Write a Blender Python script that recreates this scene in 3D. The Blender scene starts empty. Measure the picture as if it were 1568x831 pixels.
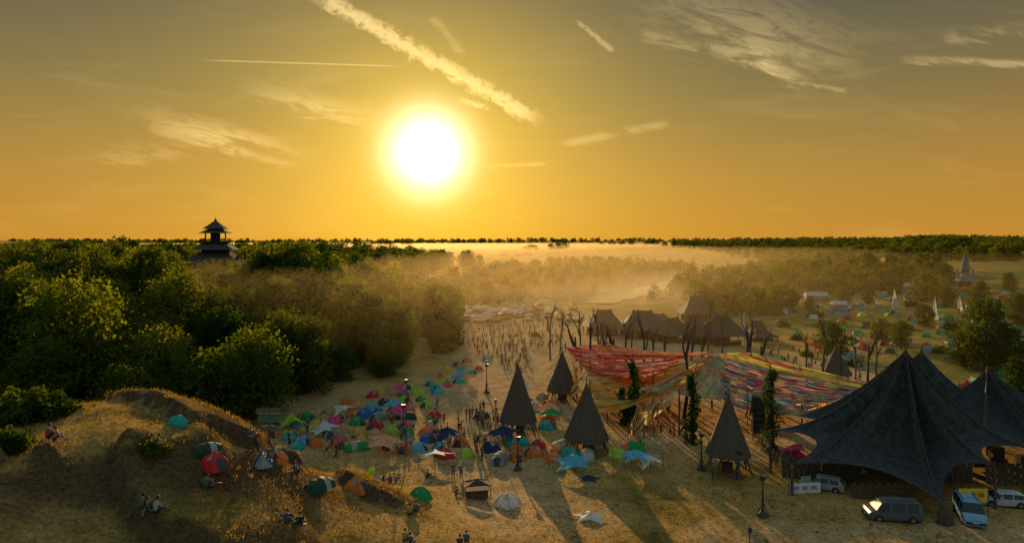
import bpy, math, random
import numpy as np
from mathutils import Vector, Matrix, Quaternion
random.seed(7); rng=np.random.default_rng(7)
scene=bpy.context.scene
col=scene.collection
H=27.0; F=1022.0
# ------------------------------------------------------------------ terrain
def sm(a,b,x):
    t=np.clip((x-a)/(b-a),0,1); return t*t*(3-2*t)
def edgeL(Y):
    return np.interp(Y,[-200,60,85,107,124,140,160,226,270,290,320,370,420,600,1000,3000],
                       [-95,-60,-41,-38,-28,-21,-14,-18,-20,0,20,50,80,180,400,1200])
def edgeR(Y):
    return np.interp(Y,[-200,60,100,150,200,260,320,370,420,600,1000,3000],
                       [95,85,75,62,68,74,82,95,120,230,460,1300])
def height(X,Y):
    X=np.asarray(X,float);Y=np.asarray(Y,float)
    dL=edgeL(Y)-X; dR=X-edgeR(Y)
    wL=np.interp(Y,[250,420],[52,170])
    hill=13.5*sm(-0.04,1,dL/wL)
    right=14*sm(0,150,dR)
    floor=13*sm(450,1000,Y)
    h=np.maximum(np.maximum(hill,right),floor)
    h=h+9*sm(600,3600,Y)
    h=h+9*np.exp(-((X-480)/260)**2-((Y-850)/300)**2)
    m=12.5*sm(2,34,-X+2*np.sin(Y*.13))*sm(84,44,Y)
    st=(np.sin(X*.31+Y*.17)+np.sin(X*.11-Y*.39+2)+.35*np.sin(X*1.1+Y*.8))*0.5
    m=m+1.3*sm(.12,.22,st)*sm(0.8,3,m)
    h=h+m
    h=h+2.2*sm(78,48,Y)*sm(30,-10,X)*sm(0,40,Y+40)
    n=np.sin(X*.093+1.3)*np.sin(Y*.071+.4)+.5*np.sin(X*.21+Y*.13)+.3*np.sin(X*.47-Y*.39)
    h=h+n*(.12+.9*sm(3,10,h))
    h=h+0.06*np.sin(X*1.3+np.sin(Y*.9))*np.sin(Y*1.1+np.sin(X*.7))
    h=h+sm(1200,2500,Y)*(2.5*np.sin(X*.0021+1)+1.3*np.sin(X*.006))
    return h
YS=np.concatenate([np.linspace(25,400,900),np.geomspace(401,4000,300)])
def ground(u,v):
    "ground point seen on bearing u, depression v of the drone survey"
    X=(u-784)/F*YS; Z=H-(v-368)/F*YS
    k=np.nonzero(Z<=height(X,YS))[0]
    i=k[0] if len(k) else len(YS)-1
    return Vector((float(X[i]),float(YS[i]),float(height(X[i],YS[i]))))
def at(u,v,z):
    Y=(H-z)*F/(v-368.0); return Vector(((u-784)/F*Y,Y,z))
def gz(x,y): return float(height(x,y))

# ------------------------------------------------------------------ materials
MATS={}
def newmat(name):
    m=bpy.data.materials.new(name); m.use_nodes=True
    nt=m.node_tree
    for n in list(nt.nodes): nt.nodes.remove(n)
    o=nt.nodes.new('ShaderNodeOutputMaterial')
    return m,nt,o
def noise_mix(nt,c,scale,lo=.65,hi=1.25,coord='Object',detail=3):
    tc=nt.nodes.new('ShaderNodeTexCoord'); n=nt.nodes.new('ShaderNodeTexNoise')
    n.inputs['Scale'].default_value=scale; n.inputs['Detail'].default_value=detail
    nt.links.new(tc.outputs[coord],n.inputs['Vector'])
    r=nt.nodes.new('ShaderNodeMapRange'); r.inputs['From Min'].default_value=.3; r.inputs['From Max'].default_value=.7
    r.inputs['To Min'].default_value=lo; r.inputs['To Max'].default_value=hi
    nt.links.new(n.outputs['Fac'],r.inputs['Value'])
    v=nt.nodes.new('ShaderNodeVectorMath'); v.operation='SCALE'
    if isinstance(c,tuple): v.inputs[0].default_value=c[:3]
    else: nt.links.new(c,v.inputs[0])
    nt.links.new(r.outputs[0],v.inputs['Scale'])
    return v.outputs[0],n.outputs['Fac']
def mat(name,c,rough=.85,scale=3,lo=.7,hi=1.25,bump=0,metal=0,coord='Object'):
    if name in MATS: return MATS[name]
    m,nt,o=newmat(name)
    p=nt.nodes.new('ShaderNodeBsdfPrincipled')
    cs,f=noise_mix(nt,c,scale,lo,hi,coord)
    nt.links.new(cs,p.inputs['Base Color']); p.inputs['Roughness'].default_value=rough
    p.inputs['Metallic'].default_value=metal
    if bump:
        b=nt.nodes.new('ShaderNodeBump'); b.inputs['Strength'].default_value=bump; b.inputs['Distance'].default_value=.1
        nt.links.new(f,b.inputs['Height']); nt.links.new(b.outputs[0],p.inputs['Normal'])
    nt.links.new(p.outputs[0],o.inputs[0]); MATS[name]=m; return m
def mat_fabric(name,color=None,transl=.4,attr=None,scale=2.0):
    if name in MATS: return MATS[name]
    m,nt,o=newmat(name)
    if attr:
        a=nt.nodes.new('ShaderNodeAttribute'); a.attribute_name=attr; c=a.outputs['Color']
    elif color is None:
        a=nt.nodes.new('ShaderNodeObjectInfo'); c=a.outputs['Color']
    else: c=color
    cs,f=noise_mix(nt,c,scale,.75,1.15,detail=2)
    d=nt.nodes.new('ShaderNodeBsdfPrincipled'); d.inputs['Roughness'].default_value=.7
    t=nt.nodes.new('ShaderNodeBsdfTranslucent'); x=nt.nodes.new('ShaderNodeMixShader'); x.inputs[0].default_value=transl
    nt.links.new(cs,d.inputs['Base Color']); nt.links.new(cs,t.inputs[0])
    nt.links.new(d.outputs[0],x.inputs[1]); nt.links.new(t.outputs[0],x.inputs[2]); nt.links.new(x.outputs[0],o.inputs[0])
    MATS[name]=m; return m
def mat_leaf(name,c1,c2,transl=.5):
    m,nt,o=newmat(name)
    oi=nt.nodes.new('ShaderNodeObjectInfo'); tc=nt.nodes.new('ShaderNodeTexCoord')
    n=nt.nodes.new('ShaderNodeTexNoise'); n.inputs['Scale'].default_value=.55; n.inputs['Detail'].default_value=1
    nt.links.new(tc.outputs['Object'],n.inputs['Vector'])
    a=nt.nodes.new('ShaderNodeMath'); a.operation='MULTIPLY_ADD'; a.inputs[1].default_value=.6; a.inputs[2].default_value=-.3
    nt.links.new(oi.outputs['Random'],a.inputs[0])
    s=nt.nodes.new('ShaderNodeMath'); s.operation='ADD'; nt.links.new(a.outputs[0],s.inputs[0]); nt.links.new(n.outputs['Fac'],s.inputs[1])
    r=nt.nodes.new('ShaderNodeValToRGB'); r.color_ramp.elements[0].position=.25; r.color_ramp.elements[1].position=.8
    r.color_ramp.elements[0].color=(*c1,1); r.color_ramp.elements[1].color=(*c2,1)
    nt.links.new(s.outputs[0],r.inputs[0])
    d=nt.nodes.new('ShaderNodeBsdfDiffuse')
    nt.links.new(r.outputs[0],d.inputs[0])
    if transl>0:
        t=nt.nodes.new('ShaderNodeBsdfTranslucent'); x=nt.nodes.new('ShaderNodeMixShader'); x.inputs[0].default_value=transl
        w=nt.nodes.new('ShaderNodeVectorMath'); w.operation='MULTIPLY'; w.inputs[1].default_value=(2.4,1.8,.5)
        nt.links.new(r.outputs[0],w.inputs[0]); nt.links.new(w.outputs[0],t.inputs[0])
        nt.links.new(d.outputs[0],x.inputs[1]); nt.links.new(t.outputs[0],x.inputs[2]); nt.links.new(x.outputs[0],o.inputs[0])
    else: nt.links.new(d.outputs[0],o.inputs[0])
    return m
BARK=mat('bark',(.07,.05,.035),.95,4,.5,1.4,0)
LEAF=mat_leaf('leaves',(.022,.055,.013),(.09,.125,.024))
LEAFG=mat_leaf('leaves_bright',(.055,.10,.014),(.15,.19,.032),.55)
IVY=mat_leaf('ivy_leaves',(.025,.07,.015),(.06,.11,.02),.3)
WOOD=mat('weathered_wood',(.10,.07,.045),.9,6,.5,1.4,.4)
DARKW=mat('dark_wood',(.035,.027,.02),.9,6,.5,1.4,.4)
CANVAS=mat('charcoal_canvas',(.034,.037,.038),.8,1.6,.5,1.7,.6)
THATCH=mat('brown_canvas',(.095,.07,.05),.9,5,.6,1.4,.6)
ROOF=mat('dark_shingles',(.05,.04,.035),.85,2,.6,1.5,.5)
TENTF=mat_fabric('tent_fabric'); INNER=mat('tent_door',(.05,.05,.06),.8)
WHITEF=mat_fabric('white_canvas',(.62,.6,.55),.35)
RIBF=mat_fabric('ribbon_cloth',attr='col',transl=.62,scale=.8)
METAL=mat('dark_metal',(.04,.04,.045),.5,5)
# ------------------------------------------------------------------ mesh builder
class MB:
    def __init__(s): s.v=[];s.f=[];s.m=[];s.c=[]
    def add(s,vs,fs,mi=0,c=None):
        b=len(s.v); s.v+= [tuple(p) for p in vs]
        for f in fs: s.f.append(tuple(b+i for i in f)); s.m.append(mi); s.c.append(c)
    def box(s,cx,cy,cz,sx,sy,sz,mi=0,rot=0):
        ca,sa=math.cos(rot),math.sin(rot); vs=[]
        for dx in(-.5,.5):
            for dy in(-.5,.5):
                for dz in(-.5,.5):
                    x=dx*sx;y=dy*sy; vs.append((cx+x*ca-y*sa,cy+x*sa+y*ca,cz+dz*sz))
        s.add(vs,[(0,1,3,2),(4,6,7,5),(0,4,5,1),(2,3,7,6),(0,2,6,4),(1,5,7,3)],mi)
    def tube(s,pts,rad,n=6,mi=0,cap=True):
        pts=[Vector(p) for p in pts]; vs=[];fs=[]
        for i,p in enumerate(pts):
            d=(pts[min(i+1,len(pts)-1)]-pts[max(i-1,0)]).normalized()
            a=d.orthogonal().normalized() if abs(d.z)<.9 else Vector((1,0,0)); a=(a-d*a.dot(d)).normalized(); b=d.cross(a)
            r=rad[i] if isinstance(rad,(list,tuple)) else rad
            for k in range(n):
                t=2*math.pi*k/n; vs.append(p+a*r*math.cos(t)+b*r*math.sin(t))
        for i in range(len(pts)-1):
            for k in range(n): fs.append((i*n+k,i*n+(k+1)%n,(i+1)*n+(k+1)%n,(i+1)*n+k))
        if cap: fs.append(tuple(range(n))[::-1]); fs.append(tuple((len(pts)-1)*n+k for k in range(n)))
        s.add(vs,fs,mi)
    def lathe(s,prof,n=16,mi=0,c=(0,0),rot=0,fold=0):
        vs=[];fs=[]
        for r,z in prof:
            for k in range(n):
                t=2*math.pi*k/n+rot; rr=r*(1+(fold if k%2 else -fold)); vs.append((c[0]+rr*math.cos(t),c[1]+rr*math.sin(t),z))
        for i in range(len(prof)-1):
            for k in range(n): fs.append((i*n+k,i*n+(k+1)%n,(i+1)*n+(k+1)%n,(i+1)*n+k))
        s.add(vs,fs,mi)
    def leaves(s,C,size,mi=0):
        C=np.asarray(C); n=len(C)
        a=rng.normal(size=(n,3)); a/=np.linalg.norm(a,axis=1)[:,None]
        b=rng.normal(size=(n,3)); b-=a*(a*b).sum(1)[:,None]; b/=np.linalg.norm(b,axis=1)[:,None]
        sz=(size*rng.uniform(.6,1.3,n))[:,None]
        V=np.stack([C+a*sz,C+b*sz*.6,C-a*sz,C-b*sz*.6],1).reshape(-1,3)
        s.add(V.tolist(),[(4*i,4*i+1,4*i+2,4*i+3) for i in range(n)],mi)
    def membrane(s,peak,anch,pr=1.5,pm=2.2,scal=.25,lift=.0,m=8,rs=10,mi=0,thick=True):
        K=len(anch); vs=[];fs=[]; N=K*m; pk=Vector(peak)
        for j in range(1,rs+1):
            q=j/rs
            for k in range(K):
                A=Vector(anch[k]);B=Vector(anch[(k+1)%K])
                for i in range(m):
                    t=i/m; w=(4*t*(1-t))**.7; P=A.lerp(B,t); z=P.z+lift*w
                    x=P.x+(pk.x-P.x)*scal*w; y=P.y+(pk.y-P.y)*scal*w
                    p=pr+(pm-pr)*w
                    vs.append((pk.x+(x-pk.x)*q,pk.y+(y-pk.y)*q, z+(pk.z-z)*(1-q)**p))
        vs.append(tuple(pk)); c=len(vs)-1
        for k in range(N): fs.append((c,k,(k+1)%N))
        for j in range(rs-1):
            for k in range(N): fs.append((j*N+k,(j+1)*N+k,(j+1)*N+(k+1)%N,j*N+(k+1)%N))
        s.add(vs,fs,mi)
    def mesh(s,name,mats,smooth=False):
        me=bpy.data.meshes.new(name); me.from_pydata(s.v,[],s.f)
        for m in mats: me.materials.append(m)
        me.polygons.foreach_set('material_index',s.m)
        if smooth: me.polygons.foreach_set('use_smooth',[True]*len(s.f))
        if any(c is not None for c in s.c):
            ca=me.color_attributes.new('col','FLOAT_COLOR','CORNER'); d=[]
            for f,c in zip(s.f,s.c):
                c=c or (.5,.5,.5); d+= [c[0],c[1],c[2],1]*len(f)
            ca.data.foreach_set('color',d)
        me.update(); return me
def put(name,me,loc=(0,0,0),rz=0,sc=1,parent=None,color=None,rot=None):
    o=bpy.data.objects.new(name,me); o.location=loc
    o.rotation_euler=rot if rot else (0,0,rz)
    o.scale=(sc,sc,sc) if not isinstance(sc,tuple) else sc
    if color: o.color=(*color,1)
    col.objects.link(o)
    if parent: o.parent=parent
    return o
def empty(name,loc=(0,0,0)):
    o=bpy.data.objects.new(name,None); o.location=loc; col.objects.link(o); return o

# ------------------------------------------------------------------ ground
def spaced(lo,hi,f0,f1,step,g):
    a=list(np.arange(f0,f1+.01,step)); s=step
    while a[-1]<hi: s*=g; a.append(a[-1]+s)
    s=step
    while a[0]>lo: s*=g; a.insert(0,a[0]-s)
    return np.array(a)
gx=spaced(-6000,7000,-75,95,.6,1.035); gy=spaced(-200,11000,25,150,.6,1.022)
GX,GY=np.meshgrid(gx,gy); GZ=height(GX,GY)
nx,ny=len(gx),len(gy)
me=bpy.data.meshes.new('ground')
V=np.stack([GX,GY,GZ],-1).reshape(-1,3)
idx=np.arange(nx*ny).reshape(ny,nx)
Fq=np.stack([idx[:-1,:-1],idx[:-1,1:],idx[1:,1:],idx[1:,:-1]],-1).reshape(-1,4)
me.vertices.add(len(V)); me.vertices.foreach_set('co',V.ravel())
me.loops.add(Fq.size); me.loops.foreach_set('vertex_index',Fq.ravel())
me.polygons.add(len(Fq)); me.polygons.foreach_set('loop_start',np.arange(0,Fq.size,4)); me.polygons.foreach_set('loop_total',np.full(len(Fq),4))
me.polygons.foreach_set('use_smooth',np.ones(len(Fq),bool))
me.update(calc_edges=True)
def segd(X,Y,pts):
    D=np.full(X.shape,1e9)
    for (x0,y0),(x1,y1) in zip(pts[:-1],pts[1:]):
        dx,dy=x1-x0,y1-y0; t=np.clip(((X-x0)*dx+(Y-y0)*dy)/(dx*dx+dy*dy),0,1)
        D=np.minimum(D,np.hypot(X-x0-t*dx,Y-y0-t*dy))
    return D
path=[(2,66),(-3,78),(-7,92),(-9,108),(-4,135),(2,170),(12,220),(20,260)]
dirt=np.maximum(sm(12,3,segd(GX,GY,path)),sm(1.15,.8,np.hypot((GX-30)/48,(GY-128)/44)))
dirt=np.maximum(dirt,sm(1.1,.85,np.hypot((GX-14)/34,(GY-190)/70)))
dirt=np.maximum(dirt,.8*sm(6,2,segd(GX,GY,[(20,60),(40,60),(70,62)])))
dirt=np.maximum(dirt,.6*sm(1.2,.7,np.hypot((GX+14)/26,(GY-102)/26)))
field=sm(9,13,GZ)*sm(380,480,GY)
steep=sm(.40,.85,np.abs(np.gradient(GZ,gx,axis=1))+np.abs(np.gradient(GZ,gy,axis=0)))
green=sm(60,95,GX)*sm(95,130,GY)*sm(700,420,GY)*(.55+.45*np.sin(GX*.05+1)*np.sin(GY*.043))
ca=me.color_attributes.new('mask','FLOAT_COLOR','POINT')
ca.data.foreach_set('color',np.stack([dirt,field,steep,green],-1).ravel())
m,nt,o=newmat('ground_dry_grass')
N=nt.nodes.new; L=nt.links.new
tc=N('ShaderNodeTexCoord'); at_=N('ShaderNodeAttribute'); at_.attribute_name='mask'; sp=N('ShaderNodeSeparateColor'); L(at_.outputs['Color'],sp.inputs[0])
def nz(s,d=6,r=.6,stretch=None):
    n=N('ShaderNodeTexNoise'); n.inputs['Scale'].default_value=s; n.inputs['Detail'].default_value=d; n.inputs['Roughness'].default_value=r
    if stretch:
        mp=N('ShaderNodeMapping'); mp.inputs['Scale'].default_value=stretch; L(tc.outputs['Object'],mp.inputs[0]); L(mp.outputs[0],n.inputs['Vector'])
    else: L(tc.outputs['Object'],n.inputs['Vector'])
    return n.outputs['Fac']
def ramp(f,stops):
    r=N('ShaderNodeValToRGB'); e=r.color_ramp.elements
    while len(e)<len(stops): e.new(.5)
    for i,(p,c) in enumerate(stops): e[i].position=p; e[i].color=(*c,1)
    L(f,r.inputs[0]); return r.outputs[0]
def mixc(f,a,b,mode='MIX'):
    x=N('ShaderNodeMix'); x.data_type='RGBA'; x.blend_type=mode
    if isinstance(f,float): x.inputs[0].default_value=f
    else: L(f,x.inputs[0])
    for s,i in((a,6),(b,7)):
        if isinstance(s,tuple): x.inputs[i].default_value=(*s,1)
        else: L(s,x.inputs[i])
    return x.outputs[2]
grass=ramp(nz(.11,5,.65),[(.3,(.15,.135,.035)),(.43,(.36,.235,.07)),(.56,(.55,.34,.12)),(.72,(.36,.21,.085))])
fine=ramp(nz(3.2,4,.8),[(.3,(.30,.31,.30)),(.5,(.95,.95,.95)),(.68,(1.5,1.45,1.35))])
grass=mixc(at_.outputs['Alpha'],grass,(.13,.17,.045))
grass=mixc(.9,grass,fine,'MULTIPLY')
dirtc=mixc(.7,ramp(nz(.35,4,.7),[(.3,(.45,.28,.14)),(.65,(.70,.47,.26))]),fine,'MULTIPLY')
fld=ramp(nz(.02,4,.6,(.25,2.5,1)),[(.3,(.16,.15,.04)),(.42,(.52,.30,.08)),(.58,(.68,.40,.11)),(.66,(.22,.18,.05))])
dn=N('ShaderNodeMath'); dn.operation='MULTIPLY'; L(sp.outputs[0],dn.inputs[0])
dr=N('ShaderNodeMapRange'); dr.inputs[1].default_value=.3; dr.inputs[2].default_value=.5; dr.inputs[3].default_value=.6; L(nz(.5,3,.7),dr.inputs[0]); L(dr.outputs[0],dn.inputs[1])
c=mixc(dn.outputs[0],grass,dirtc); c=mixc(sp.outputs[2],c,mixc(1.0,(.13,.085,.045),fine,'MULTIPLY')); c=mixc(sp.outputs[1],c,fld)
p=N('ShaderNodeBsdfDiffuse'); L(c,p.inputs[0])
b=N('ShaderNodeBump'); b.inputs['Strength'].default_value=1; b.inputs['Distance'].default_value=.4; L(nz(1.6,5,.75),b.inputs['Height']); L(b.outputs[0],p.inputs['Normal'])
L(p.outputs[0],o.inputs[0])
me.materials.append(m); put('ground',me)
n=26000
ty=40+70*rng.random(n)**1.2; tx=rng.uniform(-.8,.75,n)*ty
k=(rng.random(n)<.35+.65*(np.sin(tx*.4+ty*.2)*np.sin(ty*.33)>0)); tx=tx[k];ty=ty[k]; n=len(tx)
tz=height(tx,ty)
mb=MB()
base=np.repeat(np.stack([tx,ty,tz-.03],-1),4,0); n4=len(base)
base[:,:2]+=rng.normal(0,.12,(n4,2)); a=rng.uniform(0,2*np.pi,n4); hh=rng.uniform(.1,.34,n4)
dx=np.stack([np.cos(a),np.sin(a),0*a],-1)*.035; tip=base+np.stack([rng.normal(0,.1,n4),rng.normal(0,.1,n4),hh],-1)
VV=np.stack([base-dx,base+dx,tip],1).reshape(-1,3)
mb.add(VV.tolist(),[(3*i,3*i+1,3*i+2) for i in range(n4)])
put('dry_grass',mb.mesh('dry_grass',[mat_leaf('straw',(.13,.12,.03),(.42,.28,.10),.4)]))

# ------------------------------------------------------------------ trees
def make_tree(name,ht,cw,nlobes,nleaf,lsize,leafmat,seed,trunk_h=.25):
    r=np.random.default_rng(seed); mb=MB()
    top=Vector((r.normal(0,.3),r.normal(0,.3),ht*.75))
    mb.tube([(0,0,-.6),(0.05,0,ht*.2),(top.x*.5,top.y*.5,ht*.5),top],[ht*.028,ht*.022,ht*.014,ht*.004],7,0)
    cen=[]
    for i in range(nlobes):
        z=ht*(trunk_h+(.93-trunk_h)*(i+.5)/nlobes)
        prof=math.sin(math.pi*min(1,max(.12,(z/ht-trunk_h+.12)/(1.08-trunk_h))))**.6
        rr=cw*.5*prof*math.sqrt(r.uniform(.1,1))*.85; t=i*2.4+r.uniform(-.5,.5)
        c=np.array([rr*math.cos(t),rr*math.sin(t),z]); lr=cw*r.uniform(.12,.24)
        cen.append((c,lr)); z0=ht*max(.12,(z/ht)*.6)
        mb.tube([(0,0,z0),(c[0]*.5,c[1]*.5,(z0+z)/2+.2),tuple(c)],[ht*.011,ht*.007,.02],5,0)
    P=[]
    for c,lr in cen:
        k=int(nleaf/nlobes); d=r.normal(size=(k,3)); d/=np.linalg.norm(d,axis=1)[:,None]
        rad=lr*(1-.4*r.random(k)**2)*(1+.35*np.sin(d[:,0]*5+lr*9)*np.sin(d[:,1]*6+lr*5))
        d[:,2]*=.75; P.append(c+d*rad[:,None]*r.uniform(.85,1.25,(k,1)))
    mb.leaves(np.concatenate(P),lsize,1)
    return mb.mesh(name,[BARK,leafmat])
TREES=[make_tree('broadleaf_tree_a',11,9,24,3600,.29,LEAF,1,.12),make_tree('broadleaf_tree_b',13,8.5,26,3600,.29,LEAF,2,.14),
       make_tree('broadleaf_tree_c',9.5,9.5,22,3400,.28,LEAF,3,.08),make_tree('broadleaf_tree_d',12,7.5,22,3200,.29,LEAF,4,.15)]
OLIVE=make_tree('olive_green_tree',11,10.5,34,6500,.22,LEAFG,9,.16)
OLIVE2=make_tree('olive_green_tree_b',11,9.5,26,3600,.27,LEAFG,19,.1)
LEAFF=mat_leaf('leaves_distant',(.035,.070,.016),(.12,.15,.03),.35)
FAR=[make_tree('far_tree_a',10,10,14,600,.58,LEAFF,11,.05),make_tree('far_tree_b',11,9,14,600,.58,LEAFF,12,.05)]
MID=[make_tree('mid_tree_%d'%i,10.5+i,9,18,1400,.43,LEAF,21+i,.08) for i in range(3)]+[make_tree('mid_tree_g',10.5,9,18,1400,.43,LEAFG,29,.08)]
def scatter(parent,xs,ys,protos,smin,smax,nm='tree',fn=None):
    for x,y in zip(xs,ys):
        s=random.uniform(smin,smax)
        if fn: s*=fn(x,y)
        put(nm,random.choice(protos),(x,y,gz(x,y)-.3),random.uniform(0,6.28),(s*random.uniform(.9,1.15),s*random.uniform(.9,1.15),s),parent)
def grid(x0,x1,y0,y1,st):
    a,b=np.meshgrid(np.arange(x0,x1,st),np.arange(y0,y1,st)); a=a.ravel()+rng.uniform(-.42,.42,a.size)*st; b=b.ravel()+rng.uniform(-.42,.42,b.size)*st
    return a,b
TWX,TWY=(330-784)/F*262,262
def lane(x,y): return .5 if (y>130 and abs(x-TWX*y/262)<13*y/262+3) else 1
fo=empty('forest')
a,b=grid(-320,0,84,150,6.3); k=((edgeL(b)-a)>1.0)&(a>-.82*b-12)&~((b<92)&(a>-46)); scatter(fo,a[k],b[k],TREES+[OLIVE2],.62,1.15,fn=lane)
a,b=grid(-320,0,150,250,6.9); k=((edgeL(b)-a)>1.0)&(a>-.82*b-12)&(np.hypot(a-TWX,b-TWY)>9); scatter(fo,a[k],b[k],MID,.62,1.15,fn=lane)
a,b=grid(-450,0,250,430,10); k=((edgeL(b)-a)>1.5)&(a>-.82*b-12)&(height(a,b)>9.5)&(np.hypot(a-TWX,b-255)>15); scatter(fo,a[k],b[k],MID,.75,1.0)
a,b=grid(-60,260,240,560,7.8); hh=height(a,b); k=((edgeL(b)-a)>0)&(hh<7)&(b>255); scatter(fo,a[k],b[k],FAR,.6,.95)
a,b=grid(-900,-150,430,900,17); k=(a>-.82*b)&(a<-.28*b)&(np.sin(a*.02)+np.sin(b*.013+1)>-.5); scatter(fo,a[k],b[k],FAR,.8,1.1)
rf=empty('hillside_woodland')
a,b=grid(60,520,215,760,9); d=a-edgeR(b); nn=np.sin(a*.045+.6)+np.sin(b*.03+a*.02+2.)+.5*np.sin(a*.11-b*.09)
k=(d>-4)&(a<.8*b)&((nn>.25)|((d<30)&(b>235))|((d<70)&(b>330)))&(a<.66*b+ 40*(b>350)); scatter(rf,a[k],b[k],FAR,.6,1.05)
a,b=grid(250,1100,560,1150,17); k=(a<.85*b)&((np.exp(-((a-480)/260)**2-((b-850)/300)**2)>.25)|(np.sin(a*.013)+np.sin(b*.02)>.9)); scatter(rf,a[k],b[k],FAR,.8,1.15)
hz=empty('horizon_treeline')
for yy,nn_,th in((620,46,.9),(900,90,.8),(1500,200,.4),(2100,420,-.6),(2900,480,-.9)):
    xs=rng.uniform(-.85,.85,nn_)*yy; k=(np.sin(xs*.004*2000/yy*1.7+yy)+.5*np.sin(xs*.013)>th)&((yy>800)|(xs<100)); xs=xs[k]; ys=yy+60*np.sin(xs*.002)+rng.uniform(-15,15,len(xs))
    for x,y in zip(xs,ys):
        put('tree',random.choice(FAR),(x,y,gz(x,y)-.5),random.random()*6,(random.uniform(1.2,3),1.2,random.uniform(.7,1.6)) if yy>800 else .8,hz)
def tree_at(u,v,me,s=1.,name='broadleaf_tree'):
    g=ground(u,v); return put(name,me,(g.x,g.y,g.z-.2),random.random()*6,s)
def tree_xy(u,Y,me,vtop,name='broadleaf_tree',h=11):
    x=(u-784)/F*Y; z=gz(x,Y); top=H-(vtop-368)/F*Y; put(name,me,(x,Y,z-.2),random.random()*6,(top-z)/h*1.03)
tree_xy(388,101,OLIVE,508); tree_xy(318,94,TREES[2],540,h=9.5); tree_xy(245,98,OLIVE,505); tree_xy(115,92,OLIVE,432); tree_xy(30,96,TREES[0],425); tree_xy(180,104,TREES[1],455,h=13); tree_xy(340,112,TREES[1],470,h=13)
for u,v,s in((1510,568,1.15),(1275,545,.85),(1350,520,.6),(1193,470,.7),(1215,470,.6),(1380,535,.55),(1130,470,.8),(1100,468,.8),(1175,470,.7),(1545,450,.6),(1415,500,.6),(1330,468,.6),(1290,470,.7),(1500,470,.7),(1560,500,.8),(1450,470,.6),(1240,478,.5),(1560,610,.6),(1080,455,.7),(1540,570,.9),(1475,560,.7)):
    tree_at(u,v,random.choice(TREES),s)
def bush(u,v,s):
    g=ground(u,v); put('bush',BUSH,(g.x,g.y,g.z-.2),random.random()*6,s)
mb=MB(); P=rng.normal(size=(2600,3)); P/=np.linalg.norm(P,axis=1)[:,None]; P*= (1+.3*np.sin(P[:,:1]*6)*np.sin(P[:,1:2]*7))*rng.uniform(.6,1.1,(2600,1)); P[:,2]=np.abs(P[:,2])*.9
mb.leaves(P*1.6,.16,1); mb.tube([(0,0,-.2),(.1,0,.8)],[.08,.03],5,0); BUSH=mb.mesh('bush',[BARK,LEAF])
for u,v,s in((40,640,1.3),(10,690,.8),(235,690,.6),(75,632,1.0),(110,618,1.5),(1190,482,1.3),(1220,520,1),(1260,500,1.2),(1305,560,1),(1410,478,1),(1350,440,1.3),(1520,600,1.2),(820,515,.8),(1480,520,1),(1160,500,1.3),(1330,500,1.1),(1440,540,1.1),(1540,540,1.2),(1235,545,.9),(1390,505,1),(1300,525,1.2),(1200,500,1.2),(1455,505,1.3),(1430,450,1.5),(1370,450,1.4),(1250,485,1.4),(1395,468,1.4),(1520,485,1.6)): bush(u,v,s)

def ivy(ht,r0,seed):
    r=np.random.default_rng(seed); mb=MB(); mb.tube([(0,0,-.3),(.1,0,ht*.5),(0,.1,ht)],[.22,.15,.05],6,0)
    n=2400; z=r.random(n)*ht*.93; t=r.random(n)*6.28; rr=r0*(1.0-.6*(z/ht))*(1+.55*np.sin(z*2+seed)*np.sin(t+z*1.3))*np.sqrt(r.random(n))
    mb.leaves(np.stack([rr*np.cos(t)+.25*np.sin(z*1.1+seed),rr*np.sin(t),z],-1),.17,1)
    for i in range(7):
        t=r.random()*6.28; z0=ht*r.uniform(.55,.95); l=r.uniform(.8,1.8); mb.tube([(0,0,z0),(l*.6*math.cos(t),l*.6*math.sin(t),z0+l*.4),(l*math.cos(t),l*math.sin(t),z0+l*1.2)],[.07,.05,.02],4,0)
    return mb.mesh('ivy_clad_trunk',[BARK,IVY])
for u,vb,vt,r0,s in((970,655,548,1.25,1),(1060,680,566,1.1,2),(1180,690,556,1.3,3),(932,605,545,.8,4),(955,650,590,.8,6)):
    g=ground(u,vb); ht=H-(vt-368)/F*g.y-g.z; put('ivy_clad_trunk',ivy(ht,r0,s),g)
def bare(ht,seed):
    r=random.Random(seed); mb=MB()
    def br(p,d,l,rad,dep):
        q=p+d*l; mb.tube([p,p+d*l*.5+Vector((r.gauss(0,.04*l),r.gauss(0,.04*l),0)),q],[rad,rad*.8,rad*.6],5,0)
        if dep:
            for i in range(2+ (dep>1)):
                dd=(d+Vector((r.gauss(0,.3),r.gauss(0,.3),r.uniform(.1,.5)))).normalized(); br(p+d*l*r.uniform(.6,1),dd,l*r.uniform(.35,.5),rad*.55,dep-1)
    br(Vector((0,0,-.3)),Vector((r.gauss(0,.03),r.gauss(0,.03),1)).normalized(),ht*.72,.22,2); return mb.mesh('bare_tree',[BARK])
BARE=[bare(10,i) for i in range(5)]
for i,(u,vb,vt) in enumerate([(843,552,470),(858,548,468),(883,592,480),(890,580,478),(905,600,484),(918,585,482),(925,598,492),(941,590,484),(955,600,486),(968,575,492),(985,600,486),(1002,590,494),(1020,585,498),(1047,640,494),(1060,600,504),(1078,600,508),(1146,610,484),(1165,600,498),(1147,590,492),(1236,600,514),(1260,590,492),(1290,600,504),(1328,600,498),(1345,590,515),(1310,580,510),(1085,555,470),(1105,560,472)]):
    g=ground(u,vb); ht=H-(vt-368)/F*g.y-g.z; put('bare_tree',BARE[i%5],g,random.random()*6,ht/10)

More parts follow.
